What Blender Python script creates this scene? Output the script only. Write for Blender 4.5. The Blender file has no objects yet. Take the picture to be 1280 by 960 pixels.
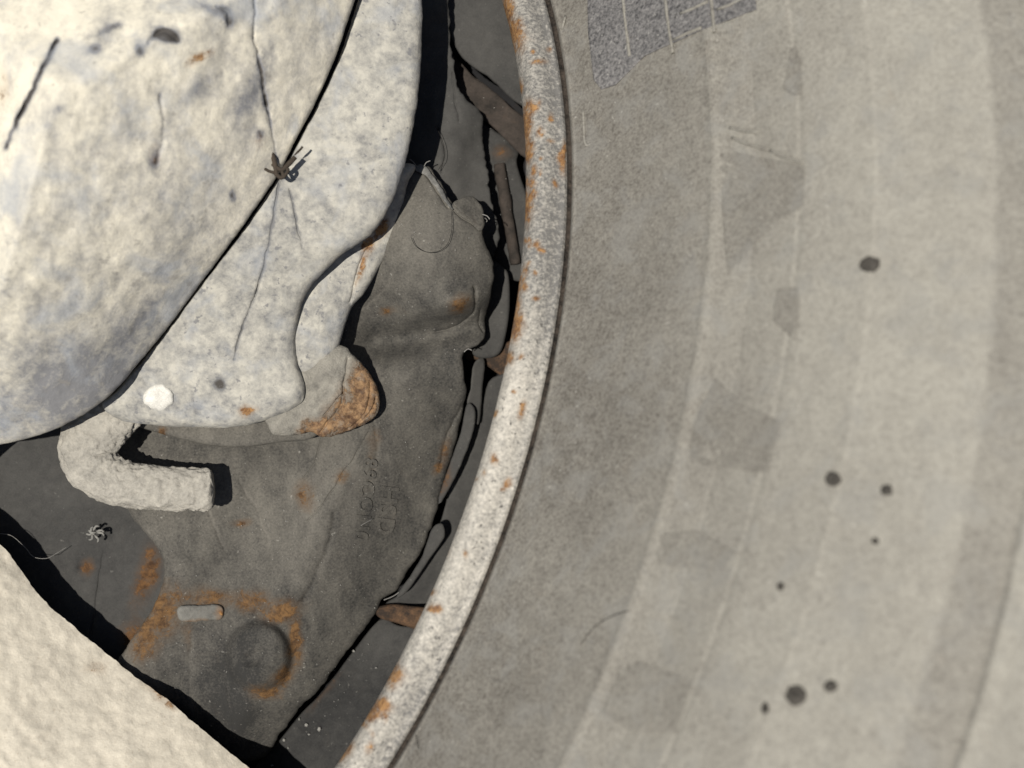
import bpy, math, random
import numpy as np
from mathutils import Vector, Matrix
from mathutils.geometry import delaunay_2d_cdt

# ------------------------------------------------------------------ camera, sky, sun, exposure
S = bpy.context.scene
CZ = 0.25                                   # camera height above the rim crest (metres)
HF = math.radians(45)
FPX = 640 / math.tan(HF / 2)                # focal length in photo pixels (1280 wide)
cam_d = bpy.data.cameras.new('camera'); cam = bpy.data.objects.new('camera', cam_d)
S.collection.objects.link(cam); S.camera = cam
cam.location = (0, 0, CZ)
cam_d.sensor_fit = 'HORIZONTAL'; cam_d.sensor_width = 36; cam_d.angle = HF
cam_d.clip_start = 0.005; cam_d.clip_end = 50
cam_d.dof.use_dof = True; cam_d.dof.focus_distance = 0.274; cam_d.dof.aperture_fstop = 12.5

SUN = Vector((-0.20, -0.05, 1.0)).normalized()   # towards the sun
w = bpy.data.worlds.new('World'); S.world = w; w.use_nodes = True
wn = w.node_tree.nodes; wl = w.node_tree.links
sky = wn.new('ShaderNodeTexSky'); sky.sky_type = 'NISHITA'; sky.sun_disc = False
sky.sun_elevation = math.asin(SUN.z); sky.sun_rotation = math.atan2(SUN.x, SUN.y)
bg = wn['Background']; bg.inputs['Strength'].default_value = 0.05
wl.new(sky.outputs[0], bg.inputs['Color'])
sun_d = bpy.data.lights.new('sun', 'SUN'); sun_d.energy = 4.9; sun_d.angle = math.radians(0.5)
sun_d.color = (1.0, 0.95, 0.87)
sun = bpy.data.objects.new('sun', sun_d); S.collection.objects.link(sun)
sun.rotation_euler = SUN.to_track_quat('Z', 'Y').to_euler(); sun.location = SUN * 2
S.view_settings.view_transform = 'Standard'; S.view_settings.look = 'None'
S.view_settings.exposure = 0.0; S.view_settings.gamma = 1.0
try: S.view_settings.use_curve_mapping = False
except Exception: pass

random.seed(4)
RNG = np.random.RandomState(7)

# ------------------------------------------------------------------ numeric helpers
def unproject(px, py, z):
    k = (CZ - z) / FPX
    return (px - 640) * k, (480 - py) * k
def project(v):
    k = FPX / (CZ - v[:, 2])
    return 640 + v[:, 0] * k, 480 - v[:, 1] * k

def _hash(ix, iy, s):
    h = (ix.astype(np.int64) * 374761393 + iy.astype(np.int64) * 668265263 + s * 974634777) & 0x7fffffff
    h = (h ^ (h >> 13)) * 1274126177 & 0x7fffffff
    return ((h ^ (h >> 16)) & 0xffff) / 65535.0
def vnoise(x, y, s=0):
    ix, iy = np.floor(x), np.floor(y); fx, fy = x - ix, y - iy
    fx = fx * fx * (3 - 2 * fx); fy = fy * fy * (3 - 2 * fy)
    a, b = _hash(ix, iy, s), _hash(ix + 1, iy, s); c, d = _hash(ix, iy + 1, s), _hash(ix + 1, iy + 1, s)
    return (a + (b - a) * fx) * (1 - fy) + (c + (d - c) * fx) * fy - 0.5
def fbm(x, y, scale, octs=4, s=0):
    """noise of period `scale` (pixels), about -0.5..0.5"""
    o = np.zeros_like(np.asarray(x, float)); a = 0.5; f = 1.0 / scale
    for k in range(octs):
        o += a * 2 * vnoise(x * f + 17.3 * k, y * f - 9.1 * k, s + k); a *= 0.5; f *= 2.03
    return o * 0.6
def smooth(a, b, x):
    t = np.clip((x - a) / (b - a), 0, 1); return t * t * (3 - 2 * t)

def spline(pts, step, closed=True):
    P = np.array(pts, float); n = len(P); out = []
    rng = range(n) if closed else range(n - 1)
    for i in rng:
        p0 = P[(i - 1) % n] if closed else P[max(i - 1, 0)]
        p1 = P[i]; p2 = P[(i + 1) % n]
        p3 = P[(i + 2) % n] if closed else P[min(i + 2, n - 1)]
        L = np.linalg.norm(p2 - p1); m = max(2, int(L / step))
        t = np.linspace(0, 1, m, endpoint=False)[:, None]
        out.append(0.5 * (2 * p1 + (p2 - p0) * t + (2 * p0 - 5 * p1 + 4 * p2 - p3) * t ** 2 + (3 * p1 - p0 - 3 * p2 + p3) * t ** 3))
    R = np.concatenate(out)
    if not closed: R = np.concatenate([R, P[-1:]])
    return R
def poly(pts, step):
    P = np.array(pts, float); out = []
    for i in range(len(P)):
        a, b = P[i], P[(i + 1) % len(P)]; m = max(1, int(np.linalg.norm(b - a) / step))
        out.append(a + (b - a) * np.linspace(0, 1, m, endpoint=False)[:, None])
    return np.concatenate(out)
def inside(x, y, O):
    r = np.zeros(len(x), bool); x1, y1 = O[-1]
    for x2, y2 in O:
        if y1 != y2:
            c = ((y2 > y) != (y1 > y)) & (x < (x1 - x2) * (y - y2) / (y1 - y2) + x2); r ^= c
        x1, y1 = x2, y2
    return r
def dist(x, y, O, closed=True):
    A = O; B = np.roll(O, -1, 0)
    if not closed: A, B = O[:-1], O[1:]
    D = B - A; L2 = (D ** 2).sum(1) + 1e-9
    res = np.empty(len(x))
    for i in range(0, len(x), 3000):
        X = x[i:i + 3000, None]; Yy = y[i:i + 3000, None]
        t = np.clip(((X - A[:, 0]) * D[:, 0] + (Yy - A[:, 1]) * D[:, 1]) / L2, 0, 1)
        res[i:i + 3000] = np.sqrt(((X - A[:, 0] - t * D[:, 0]) ** 2 + (Yy - A[:, 1] - t * D[:, 1]) ** 2).min(1))
    return res

# ------------------------------------------------------------------ object helpers
def link(o, parent=None):
    S.collection.objects.link(o)
    if parent is not None: o.parent = parent
    return o
def tag(o, label, cat=None, group=None, kind=None):
    if label: o['label'] = label
    if cat: o['category'] = cat
    if group: o['group'] = group
    if kind: o['kind'] = kind
    return o
def thing(name, px, py, z, label, cat, group=None):
    o = bpy.data.objects.new(name, None); o.empty_display_size = 0.005
    x, y = unproject(px, py, z); o.location = (x, y, z); link(o)
    return tag(o, label, cat, group)
def build(name, V, F, mat, parent=None, rust=None, tone=None, smooth_all=True):
    V = np.asarray(V, float); off = np.zeros(3)
    if parent is not None:
        q = parent
        while q is not None: off = off + np.array(q.location); q = q.parent
    else: off = np.array([V[:, 0].mean(), V[:, 1].mean(), V[:, 2].min()])
    me = bpy.data.meshes.new(name); me.from_pydata((V - off).tolist(), [], [list(map(int, f)) for f in F])
    me.update()
    for nm, a in (('rust', rust), ('tone', tone)):
        at = me.attributes.new(nm, 'FLOAT', 'POINT')
        at.data.foreach_set('value', np.asarray(a if a is not None else np.zeros(len(V)), np.float32))
    if smooth_all: me.polygons.foreach_set('use_smooth', [True] * len(me.polygons))
    me.materials.append(mat)
    o = bpy.data.objects.new(name, me)
    if parent is None: o.location = off
    return link(o, parent)
def spots_field(px, py, spots, seed=0):
    a = np.zeros(len(px))
    if not spots: return a
    wx = px + 10 * fbm(px, py, 25, 3, seed + 5); wy = py + 10 * fbm(px, py, 25, 3, seed + 9)
    for s in spots:
        x, y, rx, ry, rot, amt = s
        c, sn = math.cos(math.radians(rot)), math.sin(math.radians(rot))
        u = ((wx - x) * c + (wy - y) * sn) / rx; v = (-(wx - x) * sn + (wy - y) * c) / ry
        a = np.maximum(a, amt * np.exp(-(u * u + v * v)))
    return a

def wander(G, wd):
    return G + np.stack([fbm(G[:, 0], G[:, 1], 16, 4, 71), fbm(G[:, 0], G[:, 1], 16, 4, 72)], 1) * (2.0 + 1.2 * wd)
def plate(name, pts, z, mat, parent=None, step=5, rnd=0.0015, thick=0.004, rough=0.0, noise=(), straight=False,
          grooves=(), bumps=(), rust=(), tone=(), under=0.6, seed=0, fine=2.5, lines=(),):
    """A solid sheet or casting: outline given in photo pixels at its own depth z(px,py,d), rounded rim, closed underside."""
    O = poly(pts, fine) if straight else spline(pts, fine)
    if rough:
        a = np.roll(O, -1, 0) - np.roll(O, 1, 0); nn = np.stack([a[:, 1], -a[:, 0]], 1); nn /= np.linalg.norm(nn, axis=1)[:, None] + 1e-9
        O = O + nn * (rough * 1.1 * fbm(O[:, 0], O[:, 1], 7, 3, seed + 3) + rough * 1.2 * fbm(O[:, 0], O[:, 1], 23, 4, seed + 31) + rough * 1.2 * fbm(O[:, 0], O[:, 1], 70, 2, seed + 37))[:, None]
    area = 0.5 * np.sum(O[:, 0] * np.roll(O[:, 1], -1) - np.roll(O[:, 0], -1) * O[:, 1])
    if area < 0: O = O[::-1].copy()
    a = np.roll(O, -1, 0) - np.roll(O, 1, 0); a /= np.linalg.norm(a, axis=1)[:, None] + 1e-9
    inn = np.stack([-a[:, 1], a[:, 0]], 1)
    rpx = rnd * FPX / 0.27
    extra = []
    for k in (0.12, 0.3, 0.6, 1.0):
        if rpx * k < 0.4: continue
        Q = O + inn * rpx * k
        if rpx * k > fine * 2: Q = Q[::2]
        ok = inside(Q[:, 0], Q[:, 1], O); Q = Q[ok]
        if len(Q): extra.append(Q[dist(Q[:, 0], Q[:, 1], O) > rpx * k * 0.9])
    for g in grooves:
        G = wander(spline(g[0], max(1.5, g[1] * 0.7), False), g[1]); t = np.gradient(G, axis=0); t /= np.linalg.norm(t, axis=1)[:, None] + 1e-9
        nn = np.stack([-t[:, 1], t[:, 0]], 1)
        for k in (-1, -0.5, 0, 0.5, 1): extra.append(G + nn * g[1] * k)
    for g in lines: extra.append(np.array(g, float))
    gx, gy = np.meshgrid(np.arange(O[:, 0].min(), O[:, 0].max(), step), np.arange(O[:, 1].min(), O[:, 1].max(), step * 0.87))
    gx = gx + (np.arange(gx.shape[0]) % 2)[:, None] * step / 2
    I = np.stack([gx.ravel(), gy.ravel()], 1); I = I + RNG.uniform(-0.18, 0.18, I.shape) * step
    I = I[inside(I[:, 0], I[:, 1], O)]; I = I[dist(I[:, 0], I[:, 1], O) > max(1.0, min(step * 0.5, 2.5))]
    if extra:
        E = np.concatenate(extra); E = E[inside(E[:, 0], E[:, 1], O)]
        E = E[dist(E[:, 0], E[:, 1], O) > 0.35]
        I = np.concatenate([I, E])
    pts2 = np.concatenate([O, I]); nO = len(O)
    r = delaunay_2d_cdt([Vector(p) for p in pts2], [(i, (i + 1) % nO) for i in range(nO)], [], 1, 1e-4, False)
    V2 = np.array([tuple(v) for v in r[0]]); FA = np.array([tuple(f) for f in r[2]]); ce = V2[FA].mean(1)
    F = [tuple(int(i) for i in f) for f in FA[inside(ce[:, 0], ce[:, 1], O)]]
    use = np.zeros(len(V2), int); keep = np.unique(np.array(F)); use[keep] = np.arange(len(keep)); V2 = V2[keep]; F = [tuple(int(use[i]) for i in f) for f in F]
    px, py = V2[:, 0], V2[:, 1]; d = dist(px, py, O)
    zz = z(px, py, d) if callable(z) else np.full(len(px), float(z))
    for (sc, amp, oc) in noise: zz = zz + amp * fbm(px, py, sc, oc, seed + int(sc))
    for (x, y, rx, ry, rot, hh, *ex) in bumps:
        c, sn = math.cos(math.radians(rot)), math.sin(math.radians(rot))
        u = ((px - x) * c + (py - y) * sn) / rx; v = (-(px - x) * sn + (py - y) * c) / ry
        zz = zz + hh * np.exp(-(u * u + v * v) ** (ex[0] if ex else 1.6))
    for g in grooves:
        G = wander(spline(g[0], 2.0, False), g[1]); dg = dist(px, py, G, False)
        zz = zz - g[2] * np.clip(0.85 + 1.6 * fbm(px, py, 28, 2, 91), 0.05, 1.6) * np.exp(-(dg / (g[1] * 0.55)) ** 2)
    if rpx > 0.4:
        q = np.clip(d / rpx, 0, 1); zz = zz - rnd * (1 - np.sqrt(np.clip(1 - (1 - q) ** 2, 0, 1)))
    x, y = unproject(px, py, zz); V = np.stack([x, y, zz], 1)
    # outer wall and underside
    from collections import Counter
    cnt = Counter()
    for f in F:
        for i in range(3): cnt[(f[i], f[(i + 1) % 3])] += 1
    bed = [e for e in cnt if (e[1], e[0]) not in cnt]
    bv = sorted({e[0] for e in bed} | {e[1] for e in bed}); n0 = len(V)
    cen = np.array([x.mean(), y.mean()])
    # orientation: faces should look up (+z)
    f0 = F[len(F) // 2]; nz = np.cross(V[f0[1]] - V[f0[0]], V[f0[2]] - V[f0[0]])[2]
    top = {b: n0 + i for i, b in enumerate(bv)}; low = {b: n0 + len(bv) + i for i, b in enumerate(bv)}
    W1 = V[bv].copy(); W2 = V[bv].copy(); W2[:, 2] -= thick
    # undercut the wall slightly, inwards from the outline
    dO = np.array([O[np.argmin((O[:, 0] - px[b]) ** 2 + (O[:, 1] - py[b]) ** 2)] for b in bv])
    idx = [int(np.argmin((O[:, 0] - px[b]) ** 2 + (O[:, 1] - py[b]) ** 2)) for b in bv]
    W2[:, 0] += inn[idx, 0] * thick * under; W2[:, 1] -= inn[idx, 1] * thick * under
    VV = np.concatenate([V, W1, W2])
    FF = [f if nz > 0 else f[::-1] for f in F]
    for (p, q) in bed:
        if nz > 0: FF.append((top[q], top[p], low[p], low[q]))
        else: FF.append((top[p], top[q], low[q], low[p]))
    B2 = np.concatenate([VV[len(V) + len(bv):]]) if False else None
    ru = spots_field(px, py, rust, seed); to = np.zeros(len(px))
    for t in tone:
        wgt = spots_field(px, py, [t[:5] + (1.0,)], seed + 50); to = to + t[5] * wgt
    for g in grooves:
        if len(g) > 3:
            dg = dist(px, py, wander(spline(g[0], 2.0, False), g[1]), False)
            to = to + g[3] * np.clip(0.8 + 2.2 * fbm(px, py, 30, 3, 93), 0, 1.4) * np.exp(-(dg / (g[1] * 0.9)) ** 2)
    ru = np.concatenate([ru, ru[bv], ru[bv]]); to = np.concatenate([to, to[bv], to[bv]])
    # underside: a plain sheet through the lower loop
    k0 = len(VV); C2 = VV[len(V) + len(bv):].mean(0); 
    r2 = delaunay_2d_cdt([Vector(p) for p in O[::4]], [(i, (i + 1) % len(O[::4])) for i in range(len(O[::4]))], [], 1, 1e-4, False)
    U = np.array([tuple(v) for v in r2[0]]); dd = dist(U[:, 0], U[:, 1], O)
    zu = (z(U[:, 0], U[:, 1], dd) if callable(z) else np.full(len(U), float(z))) - rnd - thick * 0.97
    if thick > 0.001: zu = np.full(len(U), V[:, 2].min() - thick * 0.98)
    ux, uy = unproject(U[:, 0], U[:, 1], zu)
    VV = np.concatenate([VV, np.stack([ux, uy, zu], 1)])
    FU = np.array([tuple(f) for f in r2[2]]); cu_ = U[FU].mean(1)
    for f in [tuple(int(i) for i in f) for f in FU[inside(cu_[:, 0], cu_[:, 1], O)]]: FF.append(tuple(k0 + i for i in (f[::-1] if nz > 0 else f)))
    ru = np.concatenate([ru, np.zeros(len(U))]); to = np.concatenate([to, np.zeros(len(U))])
    return build(name, VV, FF, mat, parent, ru, to)

def tube(name, pts, rad, mat, parent=None, seg=10, step=1.2, disp=0.0, dscale=12, seed=0, rust=None, cap=True, flat=1.0):
    """pts: (px,py,z[,radius in m])"""
    P = np.array([list(p) + ([rad] if len(p) == 3 else []) for p in pts], float)
    x, y = unproject(P[:, 0], P[:, 1], P[:, 2]); W = np.stack([x, y, P[:, 2], P[:, 3]], 1) * 1000
    R = spline(W, step, False) / 1000
    C, r = R[:, :3], R[:, 3]
    T = np.gradient(C, axis=0); T /= np.linalg.norm(T, axis=1)[:, None]
    up = np.array([0, 0, 1.0]); A = np.cross(T, up); A /= np.linalg.norm(A, axis=1)[:, None] + 1e-12; B = np.cross(A, T)
    V = []; 
    th = np.linspace(0, 2 * np.pi, seg, endpoint=False); n = len(C)
    for i in range(n):
        rr = r[i]
        ring = C[i] + rr * (np.cos(th)[:, None] * A[i] + flat * np.sin(th)[:, None] * B[i]); V.append(ring)
    V = np.concatenate(V)
    if disp:
        cc = np.repeat(C, seg, 0); nn = V - cc; L = np.linalg.norm(nn, axis=1)[:, None]; nn /= L + 1e-12
        u = np.repeat(np.arange(n) * step, seg) * 6; v = np.tile(th, n) * np.repeat(r, seg) * 6000
        q = fbm(u, v, dscale, 5, seed) + 0.5 * fbm(u + 90, v, dscale * 4, 3, seed + 7); V = V + nn * (disp * q)[:, None]
    F = []
    for i in range(n - 1):
        for k in range(seg):
            a = i * seg + k; b = i * seg + (k + 1) % seg; F.append((a, b, b + seg, a + seg))
    if cap:
        m = len(V); V = np.concatenate([V, C[:1] - T[:1] * r[0] * 0.12, C[-1:] + T[-1:] * r[-1] * 0.12])
        for k in range(seg):
            F.append((m, (k + 1) % seg, k)); F.append((m + 1, (n - 1) * seg + k, (n - 1) * seg + (k + 1) % seg))
    ru = None
    if rust: px, py = project(V); ru = spots_field(px, py, rust, seed)
    return build(name, V, [f[::-1] for f in F], mat, parent, ru)

# ------------------------------------------------------------------ materials
def srgb(r, g, b):
    return tuple(((c / 255) / 12.92 if c / 255 <= 0.04045 else ((c / 255 + 0.055) / 1.055) ** 2.4) for c in (r, g, b)) + (1,)
def dusty(name, dark, light, bias=0.0, kbig=1.2, kmid=0.9, kfine=0.7, big=60, mid=420, fine=2600, specks=0.0, speck_col=(0.03, 0.028, 0.025, 1), speck_scale=1400,
          rough=0.92, bump=0.25, bdist=0.0003, spec=0.25, tint=None, tint_amt=0.0, rust_dark=(0.10, 0.038, 0.012, 1), rust_light=(0.40, 0.215, 0.075, 1), stretch=None, metallic=0.0, lightspecks=0.0):
    m = bpy.data.materials.new(name); m.use_nodes = True; nt = m.node_tree; N = nt.nodes; L = nt.links
    bs = N['Principled BSDF']; bs.inputs['Roughness'].default_value = rough
    bs.inputs['Specular IOR Level'].default_value = spec; bs.inputs['Metallic'].default_value = metallic
    tc = N.new('ShaderNodeTexCoord'); co = tc.outputs['Object']
    if stretch:
        mp = N.new('ShaderNodeMapping'); mp.inputs['Rotation'].default_value = (0, 0, math.radians(stretch[0])); mp.inputs['Scale'].default_value = (1, stretch[1], 1)
        L.new(co, mp.inputs['Vector']); costr = mp.outputs[0]
    else: costr = co
    def noise(scale, detail=6, rgh=0.6, dist=0.0, c=co):
        n = N.new('ShaderNodeTexNoise'); n.inputs['Scale'].default_value = scale; n.inputs['Detail'].default_value = detail
        n.inputs['Roughness'].default_value = rgh; n.inputs['Distortion'].default_value = dist; L.new(c, n.inputs['Vector']); return n.outputs['Fac']
    def mth(op, a, b=None, c=None, clamp=False):
        n = N.new('ShaderNodeMath'); n.operation = op; n.use_clamp = clamp
        for i, q in enumerate((a, b, c)):
            if q is None: continue
            if isinstance(q, (int, float)): n.inputs[i].default_value = q
            else: L.new(q, n.inputs[i])
        return n.outputs[0]
    def step(x, a, b):
        n = N.new('ShaderNodeMapRange'); n.interpolation_type = 'SMOOTHSTEP'; n.inputs['From Min'].default_value = a; n.inputs['From Max'].default_value = b
        L.new(x, n.inputs['Value']); return n.outputs[0]
    def mix(f, a, b, mode='MIX'):
        n = N.new('ShaderNodeMix'); n.data_type = 'RGBA'; n.blend_type = mode
        if isinstance(f, (int, float)): n.inputs['Factor'].default_value = f
        else: L.new(f, n.inputs['Factor'])
        for i, q in ((6, a), (7, b)):
            if isinstance(q, tuple): n.inputs[i].default_value = q
            else: L.new(q, n.inputs[i])
        return n.outputs[2]
    def attr(nm):
        a = N.new('ShaderNodeAttribute'); a.attribute_name = nm; return a.outputs['Fac']
    nb = noise(big, 5, 0.6, 0.3, costr); nm_ = noise(mid, 7, 0.65, 0.2, costr); nf = noise(fine, 4, 0.7)
    s = mth('MULTIPLY_ADD', mth('SUBTRACT', nb, 0.5), kbig, 0.5 + bias)
    s = mth('MULTIPLY_ADD', mth('SUBTRACT', nm_, 0.5), kmid, s)
    s = mth('MULTIPLY_ADD', mth('SUBTRACT', nf, 0.5), kfine, s)
    tn = attr('tone'); s = mth('ADD', s, tn, clamp=True)
    col = mix(s, dark, light)
    col = mix(mth('MULTIPLY', step(mth('MULTIPLY_ADD', mth('SUBTRACT', nf, 0.5), 0.8, mth('MULTIPLY', tn, -1.0)), 0.60, 1.25), 0.85), col, (0.05, 0.043, 0.036, 1))
    if tint:
        nt2 = noise(big * 1.7, 4, 0.6, 0.5); col = mix(mth('MULTIPLY', step(nt2, 0.48, 0.68), tint_amt), col, tint)
    if specks:
        n1 = noise(speck_scale, 3, 0.55); n2 = noise(speck_scale * 0.13, 3)
        mk = mth('MULTIPLY', step(mth('MULTIPLY_ADD', n2, 0.35, n1), 0.80, 0.90), specks); col = mix(mk, col, speck_col)
    if lightspecks:
        n1 = noise(speck_scale * 0.8, 2, 0.5); mk = mth('MULTIPLY', step(n1, 0.69, 0.76), lightspecks); col = mix(mk, col, (0.6, 0.58, 0.52, 1))
    ra = attr('rust'); nr = noise(520, 9, 0.75, 0.6); nr2 = noise(210, 6, 0.7, 0.8)
    rm = mth('MULTIPLY_ADD', mth('SUBTRACT', nr, 0.5), 1.9, ra); rm = mth('MULTIPLY_ADD', mth('SUBTRACT', nr2, 0.5), 1.3, rm)
    rm = mth('MULTIPLY', step(rm, 0.42, 0.74), step(ra, 0.05, 0.30))
    rmid = tuple(0.5 * (a + b) for a, b in zip(rust_dark, rust_light))
    halo = mth('MULTIPLY', step(mth('MULTIPLY_ADD', mth('SUBTRACT', nr2, 0.5), 0.8, ra), 0.06, 0.50), 0.6)
    col = mix(halo, col, mix(0.5, col, rmid, 'MIX'))
    rc = mix(step(noise(620, 8, 0.78, 0.4), 0.36, 0.64), rust_dark, rust_light)
    rc = mix(mth('MULTIPLY', step(nm_, 0.5, 0.7), 0.5), rc, col)
    col = mix(mth('MULTIPLY', rm, 0.9), col, rc)
    L.new(col, bs.inputs['Base Color'])
    hgt = mth('MULTIPLY_ADD', nf, 0.55, mth('MULTIPLY', nm_, 1.0))
    hgt = mth('MULTIPLY_ADD', mth('MULTIPLY', rm, nr), 0.8, hgt)
    b = N.new('ShaderNodeBump'); b.inputs['Strength'].default_value = bump; b.inputs['Distance'].default_value = bdist
    L.new(hgt, b.inputs['Height']); L.new(b.outputs[0], bs.inputs['Normal'])
    return m

M = {}
M['tyre'] = dusty('dusty_rubber', (0.112, 0.102, 0.088, 1), (0.365, 0.348, 0.300, 1), bias=0.0, kbig=0.35, kmid=0.55, kfine=1.5, big=80, mid=420, fine=1500, specks=0.6, speck_col=(0.10, 0.094, 0.084, 1), speck_scale=1500, bump=0.3, tint=(0.245, 0.24, 0.22, 1), tint_amt=0.4, lightspecks=0.3)
M['tyre_dark'] = dusty('rubbed_rubber', (0.055, 0.054, 0.056, 1), (0.26, 0.25, 0.24, 1), bias=-0.05, kbig=0.5, kmid=1.2, kfine=2.4, mid=700, fine=1500, specks=0.6, speck_scale=1200, bump=0.6, lightspecks=0.4)
M['oil'] = dusty('oil_stain', (0.022, 0.020, 0.017, 1), (0.12, 0.11, 0.095, 1), bias=-0.1, bump=0.2, kbig=0.3, kmid=1.6, kfine=1.4, mid=900)
M['rim'] = dusty('galvanised_rim', (0.15, 0.145, 0.135, 1), (0.56, 0.525, 0.455, 1), bias=0.0, kbig=0.9, kmid=1.2, kfine=2.0, big=45, mid=700, fine=1500, specks=1.0, speck_col=(0.11, 0.105, 0.095, 1), speck_scale=1000, bump=0.5, rough=0.75, spec=0.4)
M['gap'] = dusty('rim_edge_grime', (0.010, 0.009, 0.008, 1), (0.085, 0.068, 0.054, 1), bias=-0.1, kmid=1.8, kfine=1.8, mid=700, bump=0.5)
M['housing'] = dusty('mud_dusted_casting', (0.22, 0.22, 0.225, 1), (0.73, 0.68, 0.555, 1), bias=0.16, kbig=1.3, kmid=1.6, kfine=0.9, big=42, mid=230, fine=900, specks=0.5, speck_col=(0.26, 0.245, 0.22, 1), speck_scale=420, bump=0.4, bdist=0.0006, tint=(0.33, 0.355, 0.39, 1), tint_amt=0.55, stretch=(-58, 0.55))
M['flange'] = dusty('dusty_flange', (0.17, 0.17, 0.17, 1), (0.475, 0.455, 0.395, 1), bias=0.12, kbig=1.0, kmid=2.2, kfine=1.2, big=60, mid=300, fine=900, specks=0.8, speck_col=(0.17, 0.17, 0.175, 1), speck_scale=650, bump=0.45, bdist=0.0005, tint=(0.31, 0.33, 0.36, 1), tint_amt=0.4)
M['sand'] = dusty('sandy_crust', (0.42, 0.38, 0.31, 1), (0.74, 0.68, 0.56, 1), bias=0.20, kbig=0.9, kmid=0.9, kfine=0.8, mid=260, fine=1100, specks=0.3, speck_col=(0.40, 0.32, 0.23, 1), bump=0.4, bdist=0.0005)
M['hook'] = dusty('caked_mud', (0.20, 0.19, 0.17, 1), (0.43, 0.405, 0.35, 1), bias=0.1, kbig=0.8, kmid=1.7, kfine=1.4, mid=350, fine=1500, specks=0.3, speck_col=(0.14, 0.135, 0.125, 1), bump=0.8, bdist=0.0006)
M['carrier'] = dusty('grimy_steel', (0.030, 0.0295, 0.028, 1), (0.150, 0.140, 0.120, 1), bias=-0.08, kbig=1.3, kmid=1.1, kfine=1.3, big=50, mid=280, fine=2000, stretch=(20, 0.55), bump=0.35, specks=0.4, speck_col=(0.025, 0.025, 0.025, 1), lightspecks=0.2, rust_dark=(0.05, 0.026, 0.012, 1), rust_light=(0.175, 0.095, 0.036, 1))
M['sheet'] = dusty('dark_sheet_metal', (0.022, 0.022, 0.022, 1), (0.075, 0.073, 0.068, 1), kbig=1.0, kmid=0.8, kfine=0.8, big=60, bump=0.2, rust_dark=(0.045, 0.022, 0.010, 1), rust_light=(0.14, 0.07, 0.025, 1), lightspecks=0.08)
M['brown'] = dusty('brown_stained_metal', (0.018, 0.016, 0.014, 1), (0.062, 0.050, 0.042, 1), kbig=1.3, kmid=1.6, kfine=1.0, big=120, bump=0.4)
M['floor'] = dusty('black_metal', (0.008, 0.008, 0.009, 1), (0.018, 0.018, 0.019, 1), bump=0.1)
M['rusty'] = dusty('flaking_rust', (0.11, 0.105, 0.095, 1), (0.36, 0.34, 0.29, 1), kbig=1.0, kmid=1.2, kfine=0.8, big=120, mid=500, bump=0.8, bdist=0.0005, rust_dark=(0.085, 0.042, 0.022, 1), rust_light=(0.36, 0.22, 0.11, 1))
M['rustbar'] = dusty('rusted_bar', (0.03, 0.022, 0.017, 1), (0.15, 0.085, 0.045, 1), bias=-.1, kbig=1.6, kmid=2.0, kfine=1.2, big=140, bump=0.6)
M['hair'] = dusty('grey_fibre', (0.16, 0.155, 0.145, 1), (0.3, 0.29, 0.27, 1), bump=0.0)
M['darkhair'] = dusty('dark_fibre', (0.012, 0.011, 0.010, 1), (0.03, 0.028, 0.025, 1), bump=0.0)
M['twig'] = dusty('dry_twig', (0.02, 0.017, 0.013, 1), (0.07, 0.055, 0.042, 1), bump=0.3)
M['white'] = dusty('white_crust', (0.38, 0.37, 0.33, 1), (0.80, 0.78, 0.72, 1), bias=0.15, kmid=1.8, kfine=1.2, bump=0.3)  # also colours the small discs that stand in for glints
M['lint'] = dusty('pale_lint', (0.10, 0.10, 0.095, 1), (0.36, 0.35, 0.32, 1), kmid=1.4, bump=0.4)
M['peg'] = dusty('worn_peg', (0.09, 0.088, 0.08, 1), (0.22, 0.215, 0.195, 1), kmid=1.2, bump=0.5)

# ------------------------------------------------------------------ wheel frame (axis, centre) shared by rim and tyre
WN = np.array([-0.5853, 0.3614, 1.0]); WN /= np.linalg.norm(WN)
WC = np.array([-0.163, 0.014, -0.3485 + CZ])
WU = np.array([1.0, 0, 0]) - WN * WN[0]; WU /= np.linalg.norm(WU); WV = np.cross(WN, WU)
TP = np.array([[.1989, -.0090], [.1992, -.0040], [.1997, -.0012], [.2008, -.0003], [.206, .0010], [.215, .0030], [.230, .0070], [.2325, .0076], [.2340, .0081], [.2356, .0082], [.243, .0099],
               [.2512, .0118], [.2525, .0122], [.254, .0124], [.265, .0136], [.278, .0128], [.2830, .0115], [.2850, .0106], [.288, .0094], [.2910, .0082], [.2922, .0087], [.2945, .0080], [.300, .0030], [.306, -.006], [.311, -.022], [.313, -.050]])
def tyre_h(r): return np.interp(r, TP[:, 0], TP[:, 1])
def tyre_at(px, py, disp=None):
    """z of the tyre's surface under photo pixel (px,py), plus radius and angle"""
    px = np.asarray(px, float); py = np.asarray(py, float)
    D = np.stack([(px - 640) / FPX, -(py - 480) / FPX, -np.ones_like(px)], 1); O = np.array([0, 0, CZ]); hh = np.zeros(len(px))
    for i in range(25):
        t = ((WC - O) @ WN + hh) / (D @ WN); P = O + D * t[:, None]; q = P - WC; q = q - (q @ WN)[:, None] * WN
        r = np.linalg.norm(q, axis=1); hh = 0.5 * hh + 0.5 * tyre_h(r)
    return P[:, 2], r, np.arctan2(q @ WV, q @ WU)
def ztyre(off):
    return lambda px, py, d: tyre_at(px, py)[0] + off
TH0, TH1 = math.radians(-46), math.radians(44)
def thetas(nf, nc):
    a = np.linspace(TH0, TH1, nf, endpoint=False); b = np.linspace(TH1, TH0 + 2 * np.pi, nc, endpoint=False); return np.concatenate([a, b])
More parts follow.
